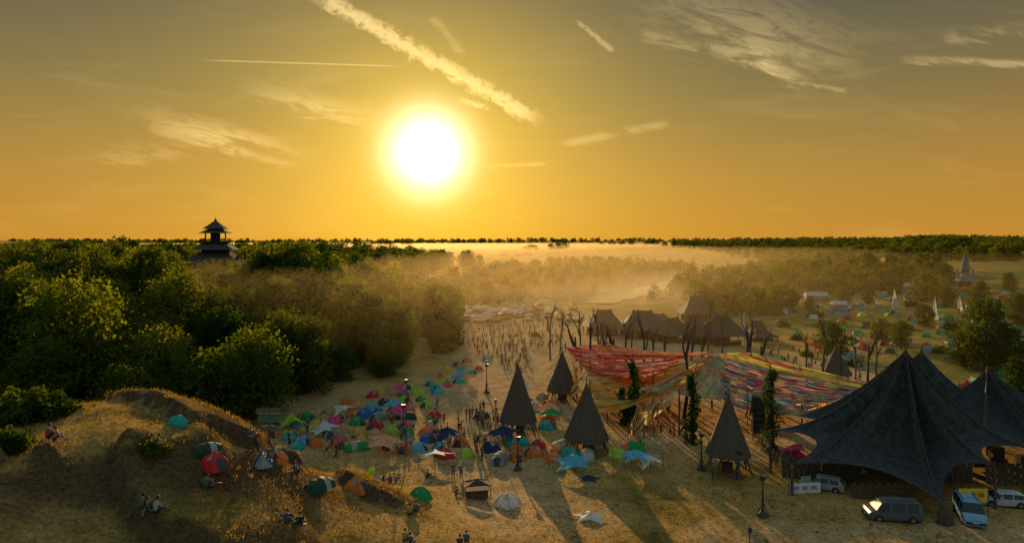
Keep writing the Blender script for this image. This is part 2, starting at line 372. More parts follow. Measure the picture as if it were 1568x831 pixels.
# ------------------------------------------------------------------ stage canopy
stage=empty('festival_shade_canopy')
PAL={'red':[(.88,.10,.06),(.88,.28,.08),(.88,.18,.26),(.88,.48,.12),(.78,.06,.14),(.88,.40,.42),(.88,.55,.3)],
 'gold':[(.88,.62,.16),(.88,.52,.10),(.88,.74,.38),(.7,.70,.18),(.88,.38,.12),(.88,.70,.25)],
 'cream':[(.8,.65,.4),(.85,.75,.55),(.85,.45,.15),(.75,.6,.2)],
 'mix':[(.7,.12,.25),(.88,.38,.38),(.88,.82,.5),(.15,.62,.35),(.65,.1,.18),(.2,.6,.65),(.88,.68,.2),(.5,.08,.25),(.88,.5,.5),(.88,.80,.45),(.25,.4,.7)],
 'peach':[(.88,.62,.24),(.88,.48,.22),(.88,.38,.3),(.88,.75,.40),(.5,.75,.4),(.3,.65,.6)],
 'lime':[(.6,.78,.16),(.88,.82,.22),(.6,.1,.2),(.88,.48,.15)]}
def ribbons(name,a0,a1,b0,b1,n,pal,sag=1.0,fill=.9,patch=False,under=True):
    a0,a1,b0,b1=[at(*p) for p in(a0,a1,b0,b1)]; mb=MB(); M=14
    for layer in range(2 if under else 1):
        nn=n if layer==0 else n//2
        for i in range(nn):
            w=fill/nn*random.uniform(.85,1.25); tc_=(i+.5)/nn+random.uniform(-.1,.1)/nn; c=random.choice(PAL[pal]); dz=random.uniform(-.25,.25)-layer*.5; sg=sag*random.uniform(.85,1.12)
            vs=[]
            for j in range(M+1):
                s=j/M
                for sgn in(-.5,.5):
                    tt=tc_+sgn*w*(1+.2*math.sin(5*s+i))
                    p=a0.lerp(a1,tt).lerp(b0.lerp(b1,tt),s); p.z+=-sg*4*s*(1-s)+dz*math.sin(math.pi*s)+(.15 if sgn>0 else 0)*math.sin(9*s+i); vs.append(p)
            for j in range(M):
                if patch: c=random.choice(PAL[pal])
                mb.add([vs[2*j],vs[2*j+1],vs[2*j+3],vs[2*j+2]],[(0,1,2,3)],0,c)
    put(name,mb.mesh(name,[RIBF]),parent=stage)
ribbons('red_ribbon_wing',(864,530,8),(900,568,6),(1060,538,8.5),(1000,574,7.2),24,'red',.6,1.0)
ribbons('left_fringe',(864,532,8),(905,568,6),(812,574,1.6),(880,608,1.4),20,'cream',.5,.7,False,False)
ribbons('back_ribbon_wing',(930,526,8.3),(866,532,7.5),(1092,539,8.8),(1060,545,8.5),10,'red',.5,1.0)
ribbons('gold_ribbon_wing',(1092,541,8.8),(1050,584,6.8),(898,564,6.2),(912,630,3),34,'gold',.7,.98)
ribbons('front_fringe',(985,588,6),(1040,602,5.6),(958,672,.2),(990,652,.3),16,'cream',.3,.6,False,False)
ribbons('centre_ribbon_wing',(1086,542,8.8),(1106,546,8.8),(978,596,5.8),(1122,614,4.8),28,'peach',.4,1.0,True)
ribbons('patchwork_wing',(1098,542,8.8),(1112,616,4.8),(1328,594,3.6),(1226,630,3.2),36,'mix',.6,1.05,True)
ribbons('lime_edge_wing',(1150,539,8.6),(1100,542,8.7),(1338,586,3.8),(1322,597,3.5),9,'lime',.4,1.0)
ribbons('right_fringe',(1212,612,4),(1262,608,3.8),(1252,642,.4),(1268,634,.4),12,'cream',.2,.6,False,False)
mb=MB()
for p in((866,530,8),(1090,542,8.7),(1000,572,7.2),(905,566,6),(985,590,6),(1110,613,4.9),(1325,594,3.7),(1228,624,3.5),(1150,541,8.5),(912,627,3.1),(1040,602,5.7),(930,528,8)):
    q=at(*p); mb.tube([(q.x,q.y,gz(q.x,q.y)-.3),(q.x,q.y,q.z+.6)],[.16,.1],7)
put('canopy_masts',mb.mesh('canopy_masts',[WOOD]),parent=stage)
def cone_tent(u,vb,vt,vs,wpx):
    g=ground(u,vb); k=g.y/F; top=H-(vt-368)*k-g.z; sk=max(1.2,H-(vs-368)*k-g.z); R=wpx*k/2
    mb=MB()
    D=top-sk
    prof=[(.04,top+.3),(.1,top),(R*.30,sk+D*.72),(R*.60,sk+D*.42),(R*.86,sk+D*.16),(R*1.03,sk),(R*.98,sk-.02)]
    mb.lathe(prof,20,0,fold=.035)
    for i in range(10):
        t=i*math.pi*.2; x,y=R*1.0*math.cos(t),R*1.0*math.sin(t); mb.add([(x*1.0-.35*math.sin(t),y+.35*math.cos(t),sk+.1),(x+.35*math.sin(t),y-.35*math.cos(t),sk+.1),(x*1.02,y*1.02,sk-.5)],[(0,1,2)],0)
    for i in range(7):
        t=i*math.pi*2/7+.3; mb.tube([(R*1.1*math.cos(t),R*1.1*math.sin(t),-.2),(R*.7*math.cos(t),R*.7*math.sin(t),sk+.5)],.09,6,1)
    mb.tube([(0,0,-.2),(0,0,top)],.14,6,1); mb.lathe([(0,top+.9),(.12,top+.65),(0,top+.25)],8,1)
    mb.box(.3,.2,.5,1.2,1,1,1)
    put('conical_tent',mb.mesh('conical_tent',[THATCH,WOOD]),g,random.random())
for a_ in((793,662,558,643,58),(861,612,538,598,46),(898,692,588,670,66),(1115,724,604,694,66),(1280,590,530,572,44),(1158,640,590,625,30)): cone_tent(*a_)

# ------------------------------------------------------------------ big dark tent
bt=empty('dark_festival_tent')
mb=MB()
mb.membrane((46,78,14.2),[(29.6,70.5,3.4),(41.2,63.5,2.0),(48.5,67,4.4),(56,71,4.8),(58,84,5.5),(47,93,5),(34,87,4.6),(30,77.5,5.0)],1.9,4.4,.27,.3,12,20)
mb.membrane((55.2,90,12.2),[(50,80,5.5),(62,82,5.5),(67,93,4.5),(56,101,4.5),(45,97,4.5)],1.9,3.6,.25,.2,8,14)
mb.membrane((59.8,84,10.8),[(51,72.5,4.9),(57.5,64.2,3.6),(68,66,3.6),(74,80,4.4),(64,94,4.5),(53,88,5.7)],1.9,3.8,.22,.3,12,18)
for p in((46,78,14.2),(55.2,90,12.2),(59.8,84,10.8)):
    mb.lathe([(.0,p[2]+.5),(.12,p[2]+.2),(.2,p[2]-.25),(.36,p[2]-.9)],8,1,(p[0],p[1]))
for pk,an,pr in(((46,78,14.2),[(29.6,70.5,3.4),(41.2,63.5,2.0),(48.5,67,4.4),(56,71,4.8),(30,77.5,5.0)],1.9),((59.8,84,10.8),[(51,72.5,4.9),(57.5,64.2,3.6)],1.9)):
    for a_ in an:
        P=[]
        for i in range(15):
            q=i/14; P.append((pk[0]+(a_[0]-pk[0])*q,pk[1]+(a_[1]-pk[1])*q,a_[2]+(pk[2]-a_[2])*(1-q)**pr+.02))
        mb.tube(P,.05,5,1)
put('membrane_roof',mb.mesh('membrane_roof',[CANVAS,THATCH],True),parent=bt)
mb=MB()
for x,y,z in((29.6,70.5,3.2),(41.2,63.5,2.0),(48.5,67,4.3),(57.5,64.2,3.4),(30,77.5,5),(34,87,4.6),(47,93,5),(68,66,3.4),(46,78,13.4),(55.2,90,11.4),(59.8,84,10)):
    mb.tube([(x,y,gz(x,y)-.3),(x,y,z)],[.16,.12],7)
mb.lathe([(.75,gz(41.2,63.5)-.2),(.7,.9),(.4,2.0),(.1,2.3)],9,0,(41.2,63.5))
for i in range(46):
    x=31+i*.62; y=76-.06*i
    if i in(14,15,16,33,34): continue
    mb.box(x,y,gz(x,y)+1.2+random.uniform(-.1,.1),.56,.06,2.5,0,random.uniform(-.03,.03))
for i in range(14):
    x=33+i*2.2; mb.box(x,79+random.uniform(-1,3),gz(x,78)+.8,1.4,.9,random.uniform(1,2.2),1)
put('timber_frame',mb.mesh('timber_frame',[WOOD,METAL]),parent=bt)
def thing(name,mb,mats,loc=(0,0,0),rz=0,smooth=False,color=None): return put(name,mb.mesh(name,mats,smooth),loc,rz,color=color)
def banner(name,u,v,w,h,c,rz=0,posts=True):
    g=ground(u,v); mb=MB(); n=10; vs=[];fs=[]
    for i in range(n+1):
        x=-w/2+w*i/n; y=.07*math.sin(i*1.3); vs+=[(x,y,.15),(x,y*.4,.15+h)]
    for i in range(n): fs.append((2*i,2*i+2,2*i+3,2*i+1))
    mb.add(vs,fs,0)
    for sx in(-1,1): mb.tube([(sx*w/2,0,-1.2),(sx*w/2,0,h+.3)],.05,6,1)
    for i in range(3): mb.box(-w*.3+i*w*.28,-.12,.15+h*.55,w*.16,.02,h*.3,2)
    return thing(name,mb,[mat(name+'_cloth',c,.7,4,.85,1.1),WOOD,mat(name+'_lettering',tuple(x*.35 for x in c),.7)],g,rz)
banner('white_banner',1233,757,3.6,1.1,(.7,.72,.72),.1)
yb=banner('yellow_sign',1487,757,3.0,1.3,(.85,.55,.03),0); yb.location=(45.6,66.0,gz(45.8,66.5)+1.0)
mb=MB(); 
for i in range(22):
    x=i*.28; mb.box(x,0,.75+.1*math.sin(i*2.1),.2,.04,1.5+.2*math.sin(i*2.1),0,.04*math.sin(i))
mb.box(3,.05,.4,6.2,.05,.1,0);mb.box(3,.05,1.1,6.2,.05,.1,0)
g=ground(1305,765); thing('wooden_fence',mb,[WOOD],g,-.05)

# ------------------------------------------------------------------ cars
GLASS=mat('car_glass',(.02,.03,.035),.2,2); TYRE=mat('tyre_rubber',(.02,.02,.02),.9); RIM=mat('wheel_rim',(.4,.4,.42),.35,metal=.8)
LAMPR=mat('tail_lamp',(.4,.02,.02),.3); LAMPW=mat('head_lamp',(.7,.7,.7),.2)
def car(name,kind,color,loc,rz):
    if kind=='van': L_=4.9;W=.95;st=[(-2.45,.75,.75,0),(-2.4,1.0,1.0,0),(-2.36,1.05,1.75,3),(-2.2,1.05,1.93,0),(-2.1,1.05,1.95,2),(-1.0,1.05,1.98,0),(-.9,1.05,1.98,2),(.35,1.05,1.97,0),(.45,1.05,1.96,2),(1.05,1.05,1.90,1),(1.75,1.12,1.14,0),(2.25,.98,.99,0),(2.42,.78,.79,0),(2.47,.5,.5,0)]
    else: L_=4.4;W=.87;st=[(-2.2,.7,.7,0),(-2.15,.92,.93,0),(-2.1,.95,.98,3),(-1.75,.95,1.38,0),(-1.65,.95,1.40,2),(-.75,.94,1.47,0),(-.67,.94,1.47,2),(.2,.93,1.45,0),(.27,.93,1.44,2),(.55,.93,1.38,1),(1.15,.96,.98,0),(1.9,.82,.83,0),(2.12,.68,.69,0),(2.2,.45,.45,0)]
    mb=MB(); R=len(st)
    paint=mat('car_paint_'+name+'_%02d'%int(color[0]*99+color[2]*50),color,.3,2,.95,1.05)
    vs=[]
    for x,bz,rz_,k in st:
        e=.93 if abs(x)>L_*.46 else 1.0; w=W*e; g=(rz_-bz); wr=w*(1-.20*min(1,g/.6))
        vs+=[(x,-w*.92,.22),(x,-w,.45),(x,-w,bz),(x,-wr,rz_-.05*min(1,g*3)),(x,-wr*.8,rz_),(x,wr*.8,rz_),(x,wr,rz_-.05*min(1,g*3)),(x,w,bz),(x,w,.45),(x,w*.92,.22)]
    for i in range(R-1):
        k=st[i][3]
        for j in range(10):
            a_=i*10+j;b_=i*10+(j+1)%10;f=(a_,b_,b_+10,a_+10); mi=0
            if k==2 and j in(2,6): mi=1
            if k==1 and j in(2,3,4,5,6): mi=1
            if k==3 and j in(3,4,5): mi=1
            mb.f.append(f); mb.m.append(mi); mb.c.append(None)
    mb.v=[tuple(v) for v in vs]+mb.v
    mb.f.append(tuple(range(10))); mb.m.append(0); mb.c.append(None)
    mb.f.append(tuple((R-1)*10+j for j in range(10))); mb.m.append(0); mb.c.append(None)
    for x in(-L_*.31,L_*.31):
        for sy in(-1,1):
            y=sy*(W-.1)
            mb.tube([(x,y-.02*sy,.33),(x,y+.115*sy,.33)],.39,18,2); mb.tube([(x,y-.1*sy,.33),(x,y+.13*sy,.33)],.33,18,3); mb.tube([(x,y,.33),(x,y+.14*sy,.33)],.19,12,4)
    for sy in(-1,1):
        mb.box(L_*.485,sy*W*.68,.68,.12,.32,.16,6); mb.box(-L_*.492,sy*W*.8,.85,.06,.16,.34,5); mb.box(1.0 if kind=='van' else .5,sy*(W+.1),1.08,.14,.2,.16,0)
    mb.box(L_*.5,0,.42,.08,W*1.7,.2,3); mb.box(-L_*.5,0,.42,.08,W*1.7,.2,3); mb.box(L_*.5+.045,0,.5,.01,.5,.1,6)
    if kind=='van':
        for sy in(-.6,.6): mb.box(-.5,sy,2.03,2.6,.04,.05,3)
    return put(name,mb.mesh(name,[paint,GLASS,TYRE,TYRE,RIM,LAMPR,LAMPW]),loc,rz)
g=ground(1366,795); car('parked_van','van',(.11,.12,.13),(g.x,g.y,g.z),math.radians(172))
g=ground(1484,794); car('parked_van','van',(.16,.38,.56),(g.x,g.y,g.z),math.radians(-112))
g=ground(1540,778); car('parked_car','car',(.45,.5,.52),(g.x,g.y+.6,g.z),math.radians(170))
g=ground(1262,757); car('parked_car','car',(.3,.33,.35),(g.x+.5,g.y+1.5,g.z),math.radians(150))
# ------------------------------------------------------------------ camping tents
def dome_mesh(kind):
    mb=MB(); n=32
    if kind=='dome':
        rs=8; vs=[]
        for j in range(rs+1):
            s=j/rs
            for k in range(n):
                t=2*math.pi*k/n; R=1.12*(1+.13*math.cos(4*t+math.pi)); 
                if math.cos(t)>.6: R*=1+.45*((math.cos(t)-.6)/.4)**1.2
                z=1.2*(1-s**2.1)**.8-.09*s*(1+math.cos(4*t))*(1-s)*2
                vs.append((R*s*math.cos(t),R*s*math.sin(t),max(z,.0)+.02))
        for j in range(rs):
            for k in range(n):
                mi=1 if (j>=4 and (k in(0,1,30,31))) else (2 if (k//4)%4==2 and j<5 else 0)
                mb.f.append((j*n+k,j*n+(k+1)%n,(j+1)*n+(k+1)%n,(j+1)*n+k)); mb.m.append(mi); mb.c.append(None)
        mb.v=[tuple(v) for v in vs]
        for k in(4,12,20,28):
            pts=[Vector(vs[j*n+k])+Vector((0,0,.02)) for j in range(0,rs+1)]; mb.tube(pts,.022,4,1)
    elif kind=='tunnel':
        m=12; X=[-1.7,-1.5,-.8,0,.8,1.5,2.0]; Hh=[.35,.8,1.12,1.25,1.2,1.05,.1]; vs=[]
        for x,h in zip(X,Hh):
            w=.95*(.6+.4*min(1,h)); 
            for k in range(m+1):
                t=math.pi*k/m; vs.append((x,-w*math.cos(t),h*math.sin(t)**.8+.02))
        for i in range(len(X)-1):
            for k in range(m):
                mb.f.append((i*(m+1)+k,i*(m+1)+k+1,(i+1)*(m+1)+k+1,(i+1)*(m+1)+k)); mb.m.append(1 if(i==5 and 3<k<8) else (2 if i in(2,) else 0)); mb.c.append(None)
        mb.v=vs
        for i in(2,3,4): mb.tube([Vector(vs[i*(m+1)+k])+Vector((0,0,.02)) for k in range(m+1)],.025,4,1)
    else:
        vs=[(-1.1,-.9,0),(-1.1,.9,0),(1.1,.9,0),(1.1,-.9,0),(-.95,0,1.25),(.95,0,1.25),(-1.1,-.5,.5),(-1.1,.5,.5),(1.5,0,0),(0,-.42,.6),(0,.42,.6),(0,-.95,0),(0,.95,0),(0,0,1.18)]
        mb.add(vs,[(0,11,9,4),(4,9,13),(11,3,5,9),(9,5,13),(1,4,10,12),(4,13,10),(12,10,5,2),(10,13,5),(0,4,1)],0); mb.add(vs,[(3,8,5),(8,2,5)],2)
        mb.tube([(.98,0,0),(.98,0,1.3)],.03,5,1); mb.tube([(-.98,0,0),(-.98,0,1.3)],.03,5,1)
    for k in range(6):
        t=k*math.pi/3+.4; mb.tube([(1.0*math.cos(t),.8*math.sin(t),.4),(1.6*math.cos(t),1.5*math.sin(t),0)],.008,3,1)
    return mb.mesh(kind+'_tent',[TENTF,INNER,mat_fabric('pale_fly',(.45,.47,.45),.35)])
KINDS={k:dome_mesh(k) for k in('dome','tunnel','ridge')}
CL={'red':(.78,.03,.03),'orange':(.88,.25,.03),'yellow':(.85,.6,.05),'lime':(.55,.78,.06),'green':(.03,.42,.12),'dgreen':(.03,.10,.06),'teal':(.03,.55,.5),'blue':(.03,.2,.62),'sky':(.15,.55,.8),'navy':(.03,.05,.15),'grey':(.35,.38,.38),'white':(.78,.8,.78),'peach':(.88,.52,.3),'pink':(.88,.12,.32),'tan':(.5,.4,.25)}
def tent(u,v,c,kind=None,s=1.,rz=None,parent=None):
    kind=kind or random.choices(('dome','tunnel','ridge'),(6,2,2))[0]; g=ground(u,v)
    put('tent' if parent else kind+'_tent',KINDS[kind],(g.x,g.y,g.z-.02),random.random()*6.28 if rz is None else rz,s,parent,CL[c] if isinstance(c,str) else c)
taken=[]
for u,v,c,k,s in [(327,722,'red','dome',.85),(272,652,'teal','dome',.7),(402,715,'blue','ridge',.8),(488,752,'dgreen','tunnel',.85),(543,752,'orange','dome',.95),(572,732,'lime','ridge',.9),(645,763,'green','dome',.95),(777,774,'white','dome',1.0),(682,701,'red','dome',1),(462,680,'sky','dome',1),(484,684,'orange','dome',.9),(508,668,'grey','dome',1),(548,665,'yellow','dome',.9),(575,655,'red','dome',1),(560,640,'blue','dome',1.2),(545,690,'green','tunnel',.9),(600,660,'lime','dome',.9),(640,690,'sky','dome',.9),(655,675,'blue','dome',.9),(621,692,'orange','dome',.9),(715,698,'lime','dome',.8),(820,697,'orange','dome',1),(846,705,'orange','dome',.9),(873,700,'teal','dome',1.1),(900,700,'white','dome',.9),(945,700,'lime','ridge',.9),(975,692,'green','ridge',1),(960,690,'orange','ridge',.8),(765,708,'grey','tunnel',1),(750,690,'navy','dome',1),(738,640,'dgreen','dome',1),(835,655,'teal','dome',1),(1215,700,'pink','dome',1),(1000,625,'tan','dome',1),(425,705,'orange','dome',.7),(318,698,'dgreen','tunnel',.6),(790,690,'orange','dome',.8),(700,560,'orange','dome',1)]:
    tent(u,v,c,k,s); g=ground(u,v); taken.append((g.x,g.y))
def inpoly(x,y,P):
    r=False; j=len(P)-1
    for i in range(len(P)):
        if (P[i][1]>y)!=(P[j][1]>y) and x<(P[j][0]-P[i][0])*(y-P[i][1])/(P[j][1]-P[i][1])+P[i][0]: r=not r
        j=i
    return r
keys=['sky','teal','green','lime','lime','orange','orange','red','white','grey','peach','pink','yellow','blue','tan','dgreen','red']
def fill(poly,n,dmin,parent=None,wts=None,smin=.65,smax=1.0):
    us=[p[0] for p in poly];vs_=[p[1] for p in poly]; c=0;tr=0
    while c<n and tr<n*12:
        tr+=1; u=random.uniform(min(us),max(us)); v=random.uniform(min(vs_),max(vs_))
        if not inpoly(u,v,poly): continue
        g=ground(u,v)
        if any((g.x-x)**2+(g.y-y)**2<dmin**2 for x,y in taken): continue
        taken.append((g.x,g.y)); tent(u,v,random.choice(wts or keys),None,random.uniform(smin,smax),None,parent); c+=1
fill([(400,650),(520,630),(640,600),(668,640),(660,695),(560,690),(450,690),(392,655)],64,2.5)
fill([(500,625),(640,582),(700,556),(748,548),(735,575),(680,605),(640,640)],30,3.0)
fill([(640,672),(760,680),(930,685),(980,700),(900,708),(760,712),(640,700)],18,2.4)
fill([(800,600),(870,625),(860,655),(800,650)],8,2.6)
camp=empty('hillside_tent_camp')
fill([(1150,478),(1240,470),(1400,450),(1568,455),(1568,600),(1500,560),(1400,540),(1300,560),(1230,525),(1150,500)],110,2.8,camp,['green','lime','teal','white','red','orange','sky','green','dgreen','grey'],.9,1.3)
fill([(1290,430),(1440,425),(1568,440),(1568,460),(1300,455)],25,4,camp,['white','teal','green','orange'],1,1.3)
fill([(1330,560),(1568,600),(1568,640),(1520,640),(1360,590)],16,3,camp,['teal','green','red','sky','dgreen'],.9,1.2)
def star(u,v,c,r,hgt=2.2,k=5,name='star_canopy'):
    g=ground(u,v); mb=MB(); A=[]; 
    for i in range(k):
        t=2*math.pi*i/k+random.random()*.5; A.append((r*math.cos(t)*random.uniform(.85,1.15),r*math.sin(t)*random.uniform(.85,1.15),random.choice((.5,1.2,1.6))*min(1,(hgt/1.6)**2)))
    mb.membrane((0,0,hgt),A,1.3,1.6,.4,.1,6,8,0)
    mb.tube([(0,0,0),(0,0,hgt)],.04,6,1)
    for a_ in A: mb.tube([(a_[0],a_[1],0),a_],.03,5,1); mb.tube([a_,(a_[0]*1.3,a_[1]*1.3,0)],.012,4,1)
    thing(name,mb,[TENTF,WOOD],g,0,True,CL[c])
for u,v,c,r,h in((880,722,'sky',2.8,2.0),(975,716,'sky',3.0,2.0),(995,720,'white',2.1,1.7),(590,694,'peach',2.8,2.4),(665,712,'sky',2.4,1.6),(905,795,'white',2.1,.7),(685,680,'navy',2.6,2.3),(845,650,'green',2.6,2.4),(840,640,'peach',2.4,2.6),(495,668,'white',2.2,2.2),(445,655,'lime',2.4,2.2),(612,605,'pink',2,2),(610,640,'pink',2.4,2.2),(770,680,'navy',3,2.4),(600,632,'sky',2.4,2.2),(900,735,'navy',1.5,.5),(525,640,'white',2.2,2),(1215,700,'pink',2.2,1.6)): star(u,v,c,r,h)
g=ground(730,762); mb=MB(); mb.box(0,0,.9,2.4,1.3,.12,0); mb.box(0,0,.45,2.2,1.1,.8,1)
mb.membrane((0,0,2.0),[(-1.4,-1,1.5),(1.4,-1,1.5),(1.4,1,1.5),(-1.4,1,1.5)],1.3,1.6,.1,0,4,5,0)
for sx in(-1.3,1.3):
    for sy in(-.9,.9): mb.tube([(sx,sy,0),(sx,sy,1.6)],.04,5,1)
thing('market_stall',mb,[mat('maroon_cloth',(.08,.03,.035)),WOOD],g,.2)
# ------------------------------------------------------------------ market row (distant)
mb=MB()
for i in range(46):
    u=random.uniform(702,888); v=random.uniform(476,495)-.03*(u-700)*.3; g=ground(u,v); w=random.uniform(1.3,2.4); a_=random.random()
    mb2=MB(); mb2.membrane((0,0,3.2),[(-w,-w,2.2),(w,-w,2.2),(w,w,2.2),(-w,w,2.2)],1.2,1.4,.04,0,3,4,0)
    for sx in(-w,w):
        for sy in(-w,w): mb2.tube([(sx,sy,0),(sx,sy,2.2)],.05,4,1)
    mb2.box(0,0,.5,w*1.4,w,1,1)
    ca_,sa_=math.cos(a_),math.sin(a_); b0=len(mb.v); mb.v+=[(g.x+x*ca_-y*sa_,g.y+x*sa_+y*ca_,g.z+z) for x,y,z in mb2.v]
    mb.f+=[tuple(b0+q for q in f) for f in mb2.f]; mb.m+=[ (2 if (q==0 and i%5==2) else q) for q in mb2.m]; mb.c+=mb2.c
thing('market_stall_row',mb,[WHITEF,WOOD,mat_fabric('red_canvas',(.55,.12,.06),.35)])
# ------------------------------------------------------------------ timber pavilions
def pavilion(u,vb,vt,wpx,dep=1.0,rz=0,spire=0):
    g=ground(u,vb); k=g.y/F; top=H-(vt-368)*k-g.z; w=wpx*k/2; d=w*dep; e=top*.36; mb=MB()
    ov=1.12; rl=w*.35; 
    prof=[(ov,e-.1),(.62,e+(top-e)*.30),(.2,e+(top-e)*.72),(0,top)]
    vs=[]
    for f_,z in prof: 
        vs+=[(-rl*(1-f_)*1-w*f_,-d*f_,z),(rl*(1-f_)+w*f_,-d*f_,z),(rl*(1-f_)+w*f_,d*f_,z),(-rl*(1-f_)-w*f_,d*f_,z)]
    fs=[]
    for i in range(3):
        for j in range(4): fs.append((i*4+j,i*4+(j+1)%4,(i+1)*4+(j+1)%4,(i+1)*4+j))
    mb.add(vs,fs,0)
    for sx in(-1,-.33,.33,1):
        for sy in(-1,1): mb.tube([(sx*w*.94,sy*d*.94,-.3),(sx*w*.94,sy*d*.94,e)],.16,6,1)
    mb.box(0,d*.5,e*.5,w*1.7,.15,e*.95,2); mb.box(-w*.6,0,e*.4,.15,d*1.2,e*.8,2); mb.box(0,-d*.7,.55,w*1.3,.3,1.1,2)
    mb.box(0,-d*.94,e-.2,w*1.95,.14,.25,1)
    if spire: mb.lathe([(.6,top-.5),(.2,top+spire*.4),(0,top+spire)],6,0)
    for sx in(-1,1):
        mb.lathe([(.5,top-.6),(.12,top+.3),(0,top+.7)],5,0,(sx*rl,0))
    thing('timber_pavilion',mb,[ROOF,WOOD,DARKW],g,rz)
for a_ in((925,512,474,58,.8,.1),(984,516,475,76,.8,-.1),(1030,522,486,55,.8,.5),(1065,492,453,46,.9,0,1.2),(1062,524,484,46,.8,-.5),(1105,526,482,62,.9,.35),(1165,520,502,40,.8,.2),(1010,500,480,40,.8,.3)): pavilion(*a_)
def house(u,v,w,c,name='white_marquee'):
    g=ground(u,v); mb=MB(); mb.box(0,0,1.1,w,w*.5,2.2,1); h=3.6
    mb.add([(-w*.54,-w*.3,2.25),(w*.54,-w*.3,2.25),(w*.54,w*.3,2.25),(-w*.54,w*.3,2.25),(-w*.5,0,h),(w*.5,0,h)],[(0,1,5,4),(2,3,4,5),(0,4,3),(1,2,5)],0)
    for i in range(5): mb.box(-w*.4+i*w*.2,-w*.26,1,.12,.1,2,2)
    thing(name,mb,[WHITEF,mat('marquee_wall',(.3,.28,.25)),WOOD],g,random.uniform(-.3,.3))
house(1250,461,8,None); house(1285,476,5,None); house(1395,447,5,None)
# ------------------------------------------------------------------ lookout tower (pagoda)
def ring_roof(mb,z0,z1,r0,r1,n,mi,flare=.25):
    mb.lathe([(r0,z0),(r0*.98,z0+.12),(r0*.72+r1*.28,z0+(z1-z0)*.28),(r0*.35+r1*.65,z0+(z1-z0)*.62),(r1,z1)],n,mi,rot=math.pi/n)
tx_,ty_=TWX,TWY; tg=gz(tx_,ty_); mb=MB(); k=262/F; zt=lambda v:H-(v-368)*k
mb.lathe([(5.5,tg-1),(5.2,zt(398))],8,1); ring_roof(mb,zt(401),zt(386),11.5,6,8,0)
for i in range(8):
    t=i*math.pi/4; mb.tube([(5.6*math.cos(t),5.6*math.sin(t),zt(398)),(5*math.cos(t),5*math.sin(t),zt(378))],.25,6,1)
mb.lathe([(5.0,zt(388)),(5.0,zt(382))],8,1)
ring_roof(mb,zt(382),zt(371),9.0,4.2,8,0); mb.lathe([(5.8,zt(371.5)),(5.8,zt(369.5)),(0,zt(369.5))],8,1)
for i in range(8):
    t=i*math.pi/4; mb.tube([(4.0*math.cos(t),4.0*math.sin(t),zt(372)),(3.8*math.cos(t),3.8*math.sin(t),zt(353))],.24,6,1)
    mb.tube([(5.6*math.cos(t),5.6*math.sin(t),zt(370)),(5.6*math.cos(t),5.6*math.sin(t),zt(365.5))],.12,5,1)
    t2=t+math.pi/4; mb.tube([(5.6*math.cos(t),5.6*math.sin(t),zt(365.5)),(5.6*math.cos(t2),5.6*math.sin(t2),zt(365.5))],.12,5,1)
mb.lathe([(1.9,zt(371)),(1.9,zt(352))],8,1)
ring_roof(mb,zt(357),zt(351),6.2,3.0,8,0); mb.lathe([(2.9,zt(352)),(2.9,zt(348))],8,1)
ring_roof(mb,zt(350.5),zt(337),4.7,.3,8,0); mb.lathe([(.3,zt(337)),(.55,zt(336)),(.15,zt(335)),(0,zt(331.5))],6,0)
thing('wooden_lookout_tower',mb,[ROOF,DARKW],(tx_,ty_,0))
g=ground(1478,438); k=g.y/F; mb=MB(); S_=k
mb.lathe([(9*S_,-1),(9*S_,9*S_)],8,1); ring_roof(mb,8*S_,20*S_,15*S_,5*S_,8,0); mb.lathe([(5*S_,20*S_),(5*S_,26*S_)],8,1); ring_roof(mb,25*S_,50*S_,8*S_,.1,8,0)
for i in range(6):
    t=i*math.pi/3; mb.lathe([(2.5*S_,12*S_),(1.2*S_,20*S_),(0,30*S_)],6,0,(11*S_*math.cos(t),11*S_*math.sin(t)))
thing('spired_wooden_shrine',mb,[mat('grey_shingles',(.16,.17,.16),.85,2,.6,1.4),WOOD],g)
for u,v,hp,wp in((1339,466,22,5),(1369,474,32,10),(1431,492,42,8),(1469,478,26,8),(1478,478,22,6),(1384,462,10,4)):
    g=ground(u,v); k=g.y/F; h=hp*k; w=wp*k; mb=MB(); vs=[];fs=[]
    for j in range(9):
        s=j/8; x=w*(1-s)**.8; vs+=[(-.3*x,0.1*math.sin(s*5),.4+h*s),(x*.8,.3*math.sin(s*3),.4+h*s)]
    for j in range(8): fs.append((2*j,2*j+1,2*j+3,2*j+2))
    mb.add(vs,fs,0); mb.tube([(0,0,-.2),(0,0,h+.8)],.09,6,1); thing('white_sail_flag',mb,[WHITEF,WOOD],g)
g=ground(1140,528)
me_=bare(10,44); me_.materials.clear(); me_.materials.append(mat('pale_blue_paint',(.35,.6,.68),.6)); put('tree_sculpture',me_,g,0,.85)
g=ground(1160,672); mb=MB()
for i in range(6): mb.box(0,-.08*i*(i*.2),1.2+i*.85,1.5,1.2,.8,0); mb.box(0,-.62-.016*i*i,1.2+i*.85,1.2,.04,.55,1)
for sx in(-1,1):
    for sy in(-1,1): mb.tube([(sx,sy,0),(sx,sy,7)],.06,5,1)
for z in(1,3,5,7): 
    for s_ in(-1,1): mb.tube([(-1,s_,z),(1,s_,z)],.05,5,1); mb.tube([(s_,-1,z),(s_,1,z)],.05,5,1)
thing('speaker_tower',mb,[mat('speaker_black',(.015,.015,.017),.6),METAL],g)
